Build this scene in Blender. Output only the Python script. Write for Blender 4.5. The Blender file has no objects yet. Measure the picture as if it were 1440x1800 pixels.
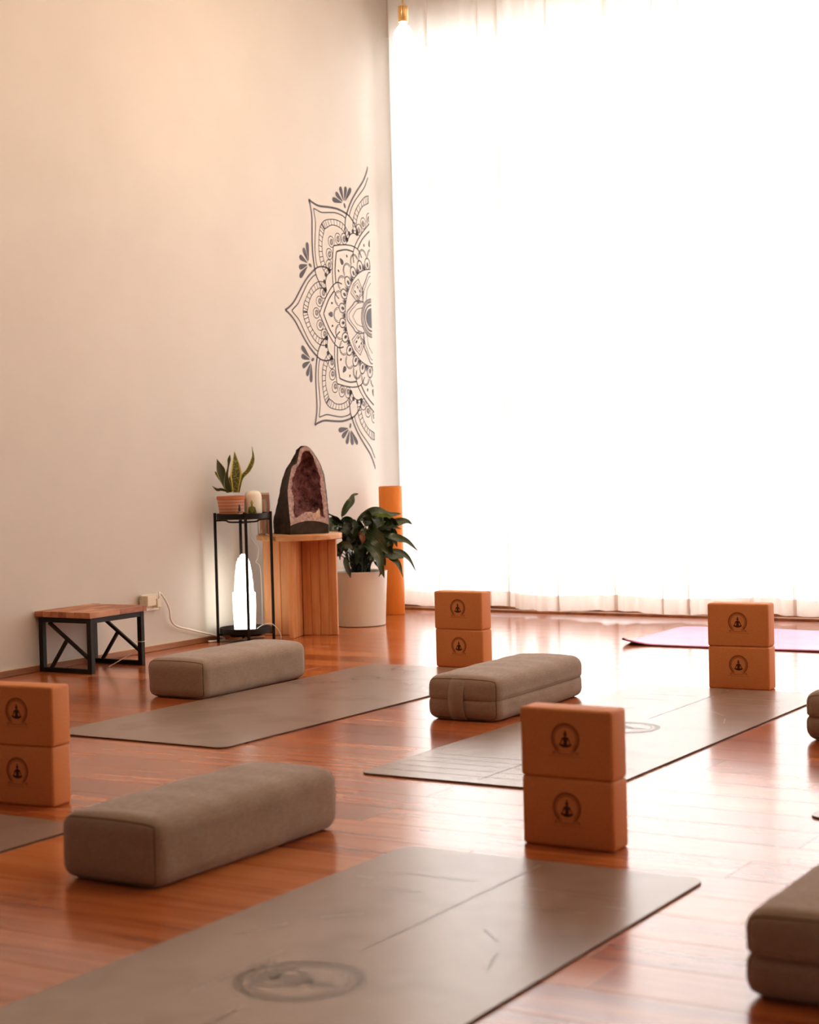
import bpy, bmesh, math, random
import numpy as np
from mathutils import Vector, Matrix
random.seed(7)
S = bpy.context.scene
COL = S.collection
R = math.radians

# ------------------------------------------------------------------ camera
FPX, YAW, PITCH, ROLL = 3069.13, R(30.8673), R(2.06465), R(-1.42841)
CAM = np.array([5.0, 0.0, 0.879])
fwd = np.array([-math.sin(YAW)*math.cos(PITCH), math.cos(YAW)*math.cos(PITCH), -math.sin(PITCH)])
rgt = np.cross(fwd, [0, 0, 1]); rgt /= np.linalg.norm(rgt)
upv = np.cross(rgt, fwd)
r2 = math.cos(ROLL)*rgt + math.sin(ROLL)*upv
u2 = -math.sin(ROLL)*rgt + math.cos(ROLL)*upv
cd = bpy.data.cameras.new('camera'); cam = bpy.data.objects.new('camera', cd); COL.objects.link(cam)
M = Matrix.Identity(4)
for i in range(3):
    M[i][0], M[i][1], M[i][2], M[i][3] = r2[i], u2[i], -fwd[i], CAM[i]
cam.matrix_world = M
cd.sensor_fit = 'HORIZONTAL'; cd.sensor_width = 36.0; cd.lens = FPX/1440*36
cd.clip_start = 0.05; cd.clip_end = 200
cd.dof.use_dof = True; cd.dof.focus_distance = 6.5; cd.dof.aperture_fstop = 5.6
S.camera = cam

def at(x, y, depth):                      # photo pixel + distance from the camera plane -> point
    return Vector(CAM + depth*(fwd + (r2*(x-720) - u2*(y-900))/FPX))
def on_floor(x, y, z=0.0):
    d = fwd + (r2*(x-720) - u2*(y-900))/FPX
    return Vector(CAM + d*(z-CAM[2])/d[2])
def on_wall(x, y, X=-0.012):
    d = fwd + (r2*(x-720) - u2*(y-900))/FPX
    return Vector(CAM + d*(X-CAM[0])/d[0])
RV = Vector((math.cos(YAW), math.sin(YAW), 0)); DV = Vector((-math.sin(YAW), math.cos(YAW), 0)); ZV = Vector((0, 0, 1))

# ------------------------------------------------------------------ sky and exposure
w = bpy.data.worlds.new('world'); S.world = w; w.use_nodes = True
bg = w.node_tree.nodes['Background']
bg.inputs[0].default_value = (1.0, 0.97, 0.95, 1); bg.inputs[1].default_value = 7.5
S.view_settings.view_transform = 'Standard'; S.view_settings.look = 'None'
S.view_settings.exposure = 0.0; S.view_settings.gamma = 1.0; S.view_settings.use_curve_mapping = False
LAMP = 260.0                              # radiance of the pendant bulbs

# ------------------------------------------------------------------ materials
MATS = {}
def mat(name, col=(.5, .5, .5), rough=.5, metal=0, spec=.5, emit=None, strength=0, build=None, coat=0):
    if name in MATS: return MATS[name]
    m = bpy.data.materials.new(name); m.use_nodes = True
    nt = m.node_tree; b = nt.nodes['Principled BSDF']
    b.inputs['Base Color'].default_value = (*col, 1); b.inputs['Roughness'].default_value = rough
    b.inputs['Metallic'].default_value = metal; b.inputs['Specular IOR Level'].default_value = spec
    b.inputs['Coat Weight'].default_value = coat
    if emit:
        b.inputs['Emission Color'].default_value = (*emit, 1); b.inputs['Emission Strength'].default_value = strength
    if build: build(nt, b)
    MATS[name] = m
    return m
def N(nt, t, **kw):
    n = nt.nodes.new(t)
    for k, v in kw.items():
        if k in n.inputs: n.inputs[k].default_value = v
        else: setattr(n, k, v)
    return n
def ramp(nt, fac, stops):
    r = nt.nodes.new('ShaderNodeValToRGB'); nt.links.new(fac, r.inputs[0])
    e = r.color_ramp.elements
    while len(e) < len(stops): e.new(.5)
    for i, (p, c) in enumerate(stops): e[i].position = p; e[i].color = (*c, 1)
    return r.outputs[0]
def mapping(nt, src, scale, loc=None):
    m = nt.nodes.new('ShaderNodeMapping'); m.inputs['Scale'].default_value = scale
    nt.links.new(src, m.inputs['Vector'])
    if loc is not None: nt.links.new(loc, m.inputs['Location'])
    return m.outputs[0]
def bump(nt, b, h, strength=.2, dist=.002):
    n = nt.nodes.new('ShaderNodeBump'); n.inputs['Strength'].default_value = strength; n.inputs['Distance'].default_value = dist
    nt.links.new(h, n.inputs['Height']); nt.links.new(n.outputs[0], b.inputs['Normal'])
def mixc(nt, fac, a, c):
    m = nt.nodes.new('ShaderNodeMix'); m.data_type = 'RGBA'
    for s, v in ((m.inputs[0], fac), (m.inputs[6], a), (m.inputs[7], c)):
        if hasattr(v, 'links') or hasattr(v, 'is_linked'): nt.links.new(v, s)
        else: s.default_value = v if isinstance(v, float) else (*v, 1)
    return m.outputs[2]
def mth(nt, op, a, b=0.0, c=None):
    m = nt.nodes.new('ShaderNodeMath'); m.operation = op
    for i, v in enumerate((a, b) if c is None else (a, b, c)):
        if isinstance(v, (int, float)): m.inputs[i].default_value = v
        else: nt.links.new(v, m.inputs[i])
    return m.outputs[0]
def noise_col(c1, c2, scale=(5, 5, 5), detail=4, rough_b=None, lo=.35, hi=.65, bs=.15, bd=.001, coord='Object'):
    def f(nt, b):
        tc = nt.nodes.new('ShaderNodeTexCoord')
        v = mapping(nt, tc.outputs[coord], scale)
        n = N(nt, 'ShaderNodeTexNoise', Scale=1.0, Detail=float(detail)); nt.links.new(v, n.inputs['Vector'])
        nt.links.new(ramp(nt, n.outputs[0], [(lo, c1), (hi, c2)]), b.inputs['Base Color'])
        if bs: bump(nt, b, n.outputs[0], bs, bd)
    return f
def wood(cols, gscale=(1.2, 22, 22), seams=False, bs=.05):
    def f(nt, b):
        tc = nt.nodes.new('ShaderNodeTexCoord'); oi = nt.nodes.new('ShaderNodeObjectInfo')
        sh = mth(nt, 'MULTIPLY', oi.outputs['Random'], 37.0)
        cx = nt.nodes.new('ShaderNodeCombineXYZ'); nt.links.new(sh, cx.inputs[0]); nt.links.new(sh, cx.inputs[1]); nt.links.new(sh, cx.inputs[2])
        v = mapping(nt, tc.outputs['Object'], gscale, cx.outputs[0])
        n = N(nt, 'ShaderNodeTexNoise', Scale=1.0, Detail=6.0, Roughness=.6, Distortion=.6); nt.links.new(v, n.inputs['Vector'])
        v2 = mapping(nt, tc.outputs['Object'], tuple(g*.3 for g in gscale), cx.outputs[0])
        n2 = N(nt, 'ShaderNodeTexNoise', Scale=1.0, Detail=3.0); nt.links.new(v2, n2.inputs['Vector'])
        f1 = mth(nt, 'MULTIPLY_ADD', n.outputs[0], .55, mth(nt, 'MULTIPLY', n2.outputs[0], .45))
        f2 = mth(nt, 'ADD', f1, mth(nt, 'MULTIPLY_ADD', oi.outputs['Random'], .13, -.065))
        nt.links.new(ramp(nt, f2, [(.39, cols[0]), (.5, cols[1]), (.62, cols[2])]), b.inputs['Base Color'])
        if bs: bump(nt, b, n.outputs[0], bs, .0008)
    return f

mat('floor_wood', rough=.19, spec=.55, coat=.2, build=wood([(.27, .056, .013), (.46, .12, .032), (.58, .185, .055)], (1.3, 16, 16), bs=0))
MATS['floor_wood'].node_tree.nodes['Principled BSDF'].inputs['Coat Roughness'].default_value = .14
mat('floor_gap', (.16, .06, .025), .6)
mat('paint', (.65, .595, .53), .6, spec=.2, build=noise_col((.64, .585, .52), (.66, .605, .54), (3, 3, 3), bs=.03, bd=.001))
mat('ceiling_paint', (.82, .78, .72), .7, spec=.2)
mat('window_frame', (.82, .82, .82), .4)
mat('trim_wood', rough=.4, build=wood([(.25, .09, .035), (.38, .15, .06), (.5, .22, .1)], (14, 1.5, 14)))
mat('trim_light', (.75, .58, .42), .5)
mat('block_foam', rough=.62, spec=.3, build=noise_col((.64, .22, .068), (.70, .255, .085), (260, 260, 260), 2, bs=.12, bd=.0006))
mat('print_dark', (.075, .022, .008), .7, spec=.2)
mat('print_soft', (.22, .06, .016), .7, spec=.2)
def fabric(c1, c2):
    def f(nt, b):
        tc = nt.nodes.new('ShaderNodeTexCoord')
        h = []
        for sc in ((900, 900, 30), (60, 60, 1100), (900, 40, 900)):
            n = N(nt, 'ShaderNodeTexNoise', Scale=1.0, Detail=2.0); nt.links.new(mapping(nt, tc.outputs['Object'], sc), n.inputs['Vector']); h.append(n.outputs[0])
        s = mth(nt, 'MULTIPLY', mth(nt, 'ADD', mth(nt, 'ADD', h[0], h[1]), h[2]), .333)
        big = N(nt, 'ShaderNodeTexNoise', Scale=9.0, Detail=3.0); nt.links.new(tc.outputs['Object'], big.inputs['Vector'])
        s2 = mth(nt, 'MULTIPLY_ADD', big.outputs[0], .10, mth(nt, 'MULTIPLY', s, .90))
        nt.links.new(ramp(nt, s2, [(.4, c1), (.6, c2)]), b.inputs['Base Color'])
        bump(nt, b, s, .35, .001)
        b.inputs['Sheen Weight'].default_value = .25; b.inputs['Sheen Roughness'].default_value = .5
    return f
mat('linen', rough=.9, spec=.15, build=fabric((.245, .166, .122), (.375, .272, .207)))
mat('linen_piping', (.17, .105, .066), .9, spec=.15)
def matmat(c1, c2):
    def f(nt, b):
        tc = nt.nodes.new('ShaderNodeTexCoord')
        n = N(nt, 'ShaderNodeTexNoise', Scale=4.0, Detail=2.0); nt.links.new(tc.outputs['Object'], n.inputs['Vector'])
        nt.links.new(ramp(nt, n.outputs[0], [(.38, c1), (.5, c2)]), b.inputs['Base Color'])
    return f
mat('mat_top', rough=.27, spec=.65, build=matmat((.24, .162, .124), (.278, .19, .148)))
mat('mat_rubber', (.03, .018, .014), .7)
mat('mat_print', (.125, .083, .061), .36, spec=.45)
mat('pink_top', rough=.38, build=noise_col((.82, .36, .66), (.88, .43, .73), (6, 6, 6), bs=.05))
mat('pink_under', (.07, .02, .05), .6)
mat('black_metal', (.011, .008, .006), .5, spec=.25)
mat('stave', rough=.45, build=wood([(.22, .055, .02), (.45, .16, .065), (.62, .30, .15)], (9, 3, 9)))
mat('pine', rough=.5, spec=.3, build=wood([(.54, .20, .065), (.64, .27, .10), (.72, .35, .15)], (26, 26, 2.2)))
mat('pine_top', rough=.45, spec=.3, build=wood([(.55, .25, .10), (.68, .35, .16), (.76, .43, .22)], (3, 26, 26)))
mat('groove', (.14, .05, .02), .8)
mat('rock', rough=.8, spec=.2, build=noise_col((.035, .024, .018), (.06, .044, .035), (30, 30, 30), bs=.4, bd=.003))
mat('agate', rough=.5, build=noise_col((.42, .29, .28), (.74, .57, .54), (70, 70, 70), 5, bs=.6, bd=.003))
mat('amethyst', rough=.1, spec=1.0, build=noise_col((.10, .028, .035), (.46, .22, .24), (34, 34, 34), 6, bs=.9, bd=.004, lo=.3, hi=.75))
mat('calcite', (.80, .62, .46), .3)
mat('terracotta_dark', (.50, .17, .08), .8)
mat('soil', (.03, .018, .01), .95)
mat('pot_white', (.80, .74, .64), .38, spec=.4)
mat('orange_mat', rough=.6, spec=.25, build=noise_col((.80, .23, .03), (.86, .27, .045), (40, 40, 3), bs=.05))
mat('orange_end', (.45, .12, .02), .7)
mat('wax', (.90, .83, .70), .5, spec=.3)
mat('buddha_green', (.20, .20, .03), .7); mat('buddha_yellow', (.52, .46, .10), .7); mat('buddha_dark', (.07, .075, .015), .7)
mat('amber_glass', (.10, .022, .012), .12, spec=.6)
mat('label_pink', (.70, .40, .33), .6); mat('rubber_black', (.012, .01, .01), .5)
mat('rose_board', (.42, .23, .17), .5)
mat('board_edge', (.75, .62, .5), .5)
mat('plastic_white', (.82, .77, .70), .35); mat('plastic_cream', (.74, .64, .46), .4)
mat('cord_white', (.80, .73, .64), .5)
mat('paper', (.78, .64, .48), .7)
mat('brass', (.62, .40, .18), .28, metal=1)
mat('vinyl', (.085, .072, .08), .55, spec=.2)
mat('selenite', (.9, .9, .88), .4, emit=(1.0, 1.0, .90), strength=5.0)
mat('bulb', (.9, .85, .7), .3, emit=(1.0, .74, .48), strength=LAMP)
def curtain_build(nt, b):
    nt.nodes.remove(b); out = nt.nodes['Material Output']
    tr = N(nt, 'ShaderNodeBsdfTranslucent'); tr.inputs[0].default_value = (.95, .915, .885, 1)
    df = N(nt, 'ShaderNodeBsdfDiffuse'); df.inputs[0].default_value = (.92, .89, .86, 1)
    tp = N(nt, 'ShaderNodeBsdfTransparent')
    a = nt.nodes.new('ShaderNodeMixShader'); a.inputs[0].default_value = .68
    nt.links.new(df.outputs[0], a.inputs[1]); nt.links.new(tr.outputs[0], a.inputs[2])
    c = nt.nodes.new('ShaderNodeMixShader'); c.inputs[0].default_value = .20
    nt.links.new(a.outputs[0], c.inputs[1]); nt.links.new(tp.outputs[0], c.inputs[2])
    nt.links.new(c.outputs[0], out.inputs[0])
mat('sheer', build=curtain_build)
def hem_build(nt, b):
    nt.nodes.remove(b); out = nt.nodes['Material Output']
    tr = N(nt, 'ShaderNodeBsdfTranslucent'); tr.inputs[0].default_value = (.93, .86, .80, 1)
    df = N(nt, 'ShaderNodeBsdfDiffuse'); df.inputs[0].default_value = (.92, .88, .84, 1)
    a = nt.nodes.new('ShaderNodeMixShader'); a.inputs[0].default_value = .66
    nt.links.new(df.outputs[0], a.inputs[1]); nt.links.new(tr.outputs[0], a.inputs[2]); nt.links.new(a.outputs[0], out.inputs[0])
mat('sheer_hem', build=hem_build)
def pane_build(nt, b):
    nt.nodes.remove(b); out = nt.nodes['Material Output']
    g = N(nt, 'ShaderNodeBsdfGlossy', Roughness=.02); tp = N(nt, 'ShaderNodeBsdfTransparent'); tp.inputs[0].default_value = (.97, .98, .98, 1)
    f = N(nt, 'ShaderNodeFresnel', IOR=1.45); c = nt.nodes.new('ShaderNodeMixShader')
    nt.links.new(f.outputs[0], c.inputs[0]); nt.links.new(tp.outputs[0], c.inputs[1]); nt.links.new(g.outputs[0], c.inputs[2]); nt.links.new(c.outputs[0], out.inputs[0])
mat('pane', build=pane_build)
def vase_build(nt, b):
    b.inputs['Transmission Weight'].default_value = 1.0; b.inputs['Base Color'].default_value = (.97, .9, .82, 1); b.inputs['Roughness'].default_value = .04
mat('clear_glass', build=vase_build)
def snake_build(nt, b):
    uv = nt.nodes.new('ShaderNodeUVMap'); sp = nt.nodes.new('ShaderNodeSeparateXYZ'); nt.links.new(uv.outputs[0], sp.inputs[0])
    n = N(nt, 'ShaderNodeTexNoise', Scale=1.0, Detail=3.0, Distortion=1.0); nt.links.new(mapping(nt, uv.outputs[0], (5, 34, 1)), n.inputs['Vector'])
    body = ramp(nt, n.outputs[0], [(.42, (.035, .05, .012)), (.55, (.17, .17, .035)), (.66, (.40, .34, .08))])
    e = mth(nt, 'ABSOLUTE', mth(nt, 'SUBTRACT', sp.outputs[0], .5))
    nt.links.new(mixc(nt, mth(nt, 'GREATER_THAN', e, .36), body, (.62, .52, .10)), b.inputs['Base Color'])
mat('snake_banded', rough=.4, build=snake_build)
def snake_dark(nt, b):
    uv = nt.nodes.new('ShaderNodeUVMap'); sp = nt.nodes.new('ShaderNodeSeparateXYZ'); nt.links.new(uv.outputs[0], sp.inputs[0])
    e = mth(nt, 'ABSOLUTE', mth(nt, 'SUBTRACT', sp.outputs[0], .5))
    nt.links.new(mixc(nt, mth(nt, 'GREATER_THAN', e, .44), (.045, .05, .014), (.50, .46, .16)), b.inputs['Base Color'])
mat('snake_dark', rough=.45, build=snake_dark)
def lily(c, rib):
    def f(nt, b):
        uv = nt.nodes.new('ShaderNodeUVMap'); sp = nt.nodes.new('ShaderNodeSeparateXYZ'); nt.links.new(uv.outputs[0], sp.inputs[0])
        e = mth(nt, 'ABSOLUTE', mth(nt, 'SUBTRACT', sp.outputs[0], .5))
        nt.links.new(mixc(nt, mth(nt, 'LESS_THAN', e, .03), c, rib), b.inputs['Base Color'])
        wv = N(nt, 'ShaderNodeTexWave', Scale=1.0); nt.links.new(mapping(nt, uv.outputs[0], (2.0, 9, 1)), wv.inputs['Vector']); bump(nt, b, wv.outputs[0], .25, .002)
        b.inputs['Subsurface Weight'].default_value = 0.0
    return f
mat('lily_leaf', rough=.24, spec=.8, build=lily((.035, .065, .022), (.08, .12, .04)))
mat('lily_dark', rough=.35, build=lily((.014, .028, .012), (.03, .05, .015)))
mat('lily_bright', rough=.4, build=lily((.15, .25, .03), (.25, .33, .08)))
mat('lily_brown', rough=.6, build=lily((.22, .08, .03), (.25, .1, .05)))
def terr(nt, b):
    uv = nt.nodes.new('ShaderNodeUVMap'); sp = nt.nodes.new('ShaderNodeSeparateXYZ'); nt.links.new(uv.outputs[0], sp.inputs[0])
    ch = N(nt, 'ShaderNodeTexChecker', Scale=1.0); nt.links.new(mapping(nt, uv.outputs[0], (84, 26, 1)), ch.inputs['Vector'])
    zz = N(nt, 'ShaderNodeTexWave', Scale=1.0, Distortion=0.0); zz.bands_direction = 'Y'; zz.wave_profile = 'TRI'; nt.links.new(mapping(nt, uv.outputs[0], (0, 2.2, 1)), zz.inputs['Vector'])
    m = mth(nt, 'MULTIPLY', ch.outputs[1], mth(nt, 'GREATER_THAN', zz.outputs[1], .35))
    body = mth(nt, 'LESS_THAN', sp.outputs[1], .84)
    nt.links.new(mixc(nt, mth(nt, 'MULTIPLY', m, body), (.58, .20, .10), (.78, .50, .36)), b.inputs['Base Color'])
mat('terracotta', rough=.8, spec=.2, build=terr)

# ------------------------------------------------------------------ object helpers
def link(o, parent=None):
    COL.objects.link(o)
    if parent: o.parent = parent
    return o
def obj(name, verts, faces, material, parent=None, smooth=False, uv=None):
    me = bpy.data.meshes.new(name)
    me.from_pydata([tuple(v) for v in verts], [], faces); me.update()
    if uv is not None:
        l = me.uv_layers.new(name='UVMap')
        for lp in me.loops: l.data[lp.index].uv = uv[lp.vertex_index]
    if material: me.materials.append(MATS[material])
    if smooth: me.polygons.foreach_set('use_smooth', [True]*len(me.polygons))
    return link(bpy.data.objects.new(name, me), parent)
def obj_bm(name, bm, material, parent=None, smooth=False):
    me = bpy.data.meshes.new(name); bm.normal_update(); bm.to_mesh(me); bm.free()
    if material: me.materials.append(MATS[material])
    if smooth: me.polygons.foreach_set('use_smooth', [True]*len(me.polygons))
    return link(bpy.data.objects.new(name, me), parent)
def share(src, name=None, parent=None, loc=None):
    o = src.copy()
    if name: o.name = name
    o.parent = None; link(o, parent)
    if loc is not None: o.location = loc
    return o
def tag(o, label=None, cat=None, group=None, kind=None):
    if label: o['label'] = label
    if cat: o['category'] = cat
    if group: o['group'] = group
    if kind: o['kind'] = kind
    return o
def thing(name, label, cat, loc=(0, 0, 0), rz=0, group=None):
    o = bpy.data.objects.new(name, None); o.empty_display_size = .05; COL.objects.link(o)
    o.location = loc; o.rotation_euler = (0, 0, rz)
    return tag(o, label, cat, group)
def bm_box(bm, x0, x1, y0, y1, z0, z1, bev=0, seg=2, mtx=None):
    g = bmesh.ops.create_cube(bm, size=1.0); vs = g['verts']
    for v in vs:
        v.co = Vector((x0+(v.co.x+.5)*(x1-x0), y0+(v.co.y+.5)*(y1-y0), z0+(v.co.z+.5)*(z1-z0)))
    if bev:
        es = list({e for v in vs for e in v.link_edges})
        r = bmesh.ops.bevel(bm, geom=es, offset=bev, segments=seg, profile=.5, affect='EDGES')
        vs = list({v for f in r['faces'] for v in f.verts} | {v for v in vs if v.is_valid})
    if mtx is not None:
        for v in vs: v.co = mtx @ v.co
    return vs
def box(name, x0, x1, y0, y1, z0, z1, material, parent=None, bev=0, seg=2, mtx=None, smooth=False):
    bm = bmesh.new(); bm_box(bm, x0, x1, y0, y1, z0, z1, bev, seg, mtx)
    return obj_bm(name, bm, material, parent, smooth)
def bar_mtx(a, b, up=Vector((0, 0, 1))):
    a, b = Vector(a), Vector(b); t = (b-a).normalized()
    s = t.cross(up)
    if s.length < 1e-4: s = t.cross(Vector((0, 1, 0)))
    s.normalize(); n = s.cross(t)
    m = Matrix((( s.x, t.x, n.x, a.x), (s.y, t.y, n.y, a.y), (s.z, t.z, n.z, a.z), (0, 0, 0, 1)))
    return m, (b-a).length
def bar(name, a, b, wd, ht, material, parent=None, bev=.001, up=Vector((0, 0, 1))):
    m, L = bar_mtx(a, b, up)
    return box(name, -wd/2, wd/2, 0, L, -ht/2, ht/2, material, parent, bev, 1, m)
def cat(pts, n=8):
    P = [Vector(p) for p in pts]; P = [P[0]*2-P[1]] + P + [P[-1]*2-P[-2]]
    out = []
    for i in range(1, len(P)-2):
        for k in range(n):
            t = k/n
            out.append(.5*((2*P[i]) + (P[i+1]-P[i-1])*t + (2*P[i-1]-5*P[i]+4*P[i+1]-P[i+2])*t*t + (3*P[i]-P[i-1]-3*P[i+1]+P[i+2])*t**3))
    out.append(P[-2]); return out
def tube_geo(path, rad, sides=6, closed=False):
    V, F = [], []; n = len(path); prev = None
    for i, p in enumerate(path):
        if closed: t = (path[(i+1) % n]-path[i-1])
        else: t = path[min(i+1, n-1)]-path[max(i-1, 0)]
        t = t.normalized()
        s = prev if prev is not None else (Vector((0, 0, 1)) if abs(t.z) < .9 else Vector((1, 0, 0)))
        s = (s - t*s.dot(t)).normalized(); prev = s; u = t.cross(s)
        r = rad(i/(n-1)) if callable(rad) else rad
        for k in range(sides):
            a = 2*math.pi*k/sides; V.append(p + s*math.cos(a)*r + u*math.sin(a)*r)
    m = n if closed else n-1
    for i in range(m):
        for k in range(sides):
            a, b = i*sides+k, i*sides+(k+1) % sides; c, d = ((i+1) % n)*sides+(k+1) % sides, ((i+1) % n)*sides+k
            F.append((a, b, c, d))
    if not closed: F.append(tuple(range(sides-1, -1, -1))); F.append(tuple((n-1)*sides+k for k in range(sides)))
    return V, F
def tube(name, pts, rad, material, parent=None, sides=6, smoothpath=8, closed=False):
    path = cat(pts, smoothpath) if smoothpath else [Vector(p) for p in pts]
    V, F = tube_geo(path, rad, sides, closed)
    return obj(name, V, F, material, parent, True)
def lathe(name, prof, material, parent=None, n=32, smooth=True, center=(0, 0, 0), uv=False):
    V, F, U = [], [], []
    zs = [p[1] for p in prof]; z0, z1 = min(zs), max(zs)
    for r, z in prof:
        for k in range(n+1):
            a = 2*math.pi*k/n; V.append((center[0]+r*math.cos(a), center[1]+r*math.sin(a), center[2]+z)); U.append((k/n, (z-z0)/max(z1-z0, 1e-6)))
    for i in range(len(prof)-1):
        for k in range(n): F.append((i*(n+1)+k, i*(n+1)+k+1, (i+1)*(n+1)+k+1, (i+1)*(n+1)+k))
    o = obj(name, V, F, material, parent, smooth, U if uv else None)
    bm = bmesh.new(); bm.from_mesh(o.data); bmesh.ops.remove_doubles(bm, verts=bm.verts, dist=1e-6) if not uv else None
    if not uv: bmesh.ops.recalc_face_normals(bm, faces=bm.faces)
    bm.to_mesh(o.data); bm.free()
    if smooth:
        o.data.polygons.foreach_set('use_smooth', [True]*len(o.data.polygons))
        try: o.data.set_sharp_from_angle(angle=R(40))
        except Exception: pass
    return o
def rrect(w, l, r, n=6):
    P = []
    for cx, cy, a0 in ((w/2-r, l/2-r, 0), (-w/2+r, l/2-r, 90), (-w/2+r, -l/2+r, 180), (w/2-r, -l/2+r, 270)):
        for k in range(n+1):
            a = R(a0+90*k/n); P.append((cx+r*math.cos(a), cy+r*math.sin(a)))
    return P
def prism(name, poly, z0, z1, material, parent=None, topinset=0):
    n = len(poly); V = [(x, y, z0) for x, y in poly] + [(x, y, z1) for x, y in poly]
    F = [tuple(range(n-1, -1, -1)), tuple(range(n, 2*n))] + [(i, (i+1) % n, n+(i+1) % n, n+i) for i in range(n)]
    return obj(name, V, F, material, parent)

# ------------------------------------------------------------------ the room
XR, YB, YF, ZC = 8.0, 8.27, -3.0, 3.5
ZW0, ZW1 = .03, 3.14
tag(box('wall_left', -.20, -.012, YF, YB+.2, -.05, ZC, 'paint'), 'plain beige painted wall beside the curtained window', 'wall', kind='structure')
tag(box('wall_right', XR, XR+.15, YF, YB+.2, -.05, ZC, 'paint'), 'beige painted side wall of the studio', 'wall', kind='structure')
tag(box('wall_rear', -.012, XR, YF-.15, YF, -.05, ZC, 'paint'), 'beige painted rear wall of the studio', 'wall', kind='structure')
bm = bmesh.new()
bm_box(bm, -.012, XR, YB, YB+.2, -.05, ZW0); bm_box(bm, -.012, XR, YB, YB+.2, ZW1, ZC); bm_box(bm, XR-.25, XR, YB, YB+.2, ZW0, ZW1)
tag(obj_bm('wall_back', bm, 'paint'), 'window wall behind the white curtains', 'wall', kind='structure')
tag(box('ceiling', -.2, XR+.15, YF-.15, YB+.2, ZC, ZC+.1, 'ceiling_paint'), 'pale painted studio ceiling', 'ceiling', kind='structure')
# window
win = thing('window_1', 'wide full height window behind the white sheer curtains', 'window', (3.87, YB+.1, ZW0)); win['kind'] = 'structure'
WX0, WX1 = -.012, XR-.25
def wl_(x): return x-3.87
mull = [WX0+.03, .82, 2.07, 3.6, 5.1, 6.5, WX1-.03]
for k, x in enumerate(mull): box('mullion', wl_(x)-.025, wl_(x)+.025, -.03, .03, 0, ZW1-ZW0, 'window_frame', win)
for z in (.02, 2.3, ZW1-ZW0-.03): box('rail', wl_(WX0), wl_(WX1), -.025, .025, z-.025, z+.025, 'window_frame', win)
for k in range(len(mull)-1):
    for z0, z1 in ((.045, 2.275), (2.325, ZW1-ZW0-.055)):
        box('pane', wl_(mull[k])+.025, wl_(mull[k+1])-.025, -.003, .003, z0, z1, 'pane', win)
# floor with planks
fl = tag(box('floor', -.012, XR, YF, YB, -.08, -.014, 'floor_gap'), 'glossy reddish brown wooden plank floor', 'floor', kind='structure')
PW, PL, GAP = .1546, 1.215, .0007
def plank_mesh(L, name='plank'):
    bm = bmesh.new(); bm_box(bm, 0, L-GAP, 0, PW-GAP, -.014, 0, .0006, 1)
    bmesh.ops.delete(bm, geom=[f for f in bm.faces if f.normal.z < -.9 and f.calc_center_median().z < -.012], context='FACES')
    me = bpy.data.meshes.new(name); bm.to_mesh(me); bm.free(); me.materials.append(MATS['floor_wood']); return me
full = plank_mesh(PL)
def vis(x0, x1, y0, y1):
    for i in range(7):
        for j in range(3):
            p = np.array([x0+(x1-x0)*i/6, y0+(y1-y0)*j/2, 0])-CAM
            d = p@fwd
            if d > .3 and abs(p@r2/d*FPX) < 735 and abs(p@u2/d*FPX) < 915: return True
    return False
rest = []; nrow = 0; y = YB-.012
rnd = random.Random(3)
while y > YF:
    y0 = y-PW; off = -rnd.random()*PL
    x = off
    while x < XR:
        a, b = max(x, 0.0), min(x+PL, XR)
        if b-a > .03 and y0 > YF:
            if vis(a, b, y0, y):
                me = full if abs((b-a)-PL) < 1e-4 else plank_mesh(b-a)
                o = bpy.data.objects.new('plank', me); link(o, fl); o.location = (a, y0, 0)
            else: rest.append((a, b, y0))
        x += PL
    y = y0
V, F = [], []
for a, b, y0 in rest:
    i = len(V); V += [(a, y0, 0), (b-GAP, y0, 0), (b-GAP, y0+PW-GAP, 0), (a, y0+PW-GAP, 0)]; F.append((i, i+1, i+2, i+3))
tag(obj('plank_field', V, F, 'floor_wood', fl), kind='stuff')
# skirting
bl = tag(box('baseboard_left', -.012, 0, YF, YB, 0, .026, 'trim_wood', bev=.002, seg=1), 'thin reddish wooden skirting along the beige wall', 'baseboard', kind='structure')
box('caulk_line', -.0118, -.004, YF, YB, .0262, .030, 'trim_light', bl)
bb = tag(box('baseboard_back', 0, XR, YB-.012, YB, 0, .03, 'trim_wood', bev=.002, seg=1), 'low wooden skirting under the curtains', 'baseboard', kind='structure')
box('door_track', .0, XR, YB-.075, YB-.0125, 0, .012, 'trim_wood', bb, .002, 1)

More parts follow.
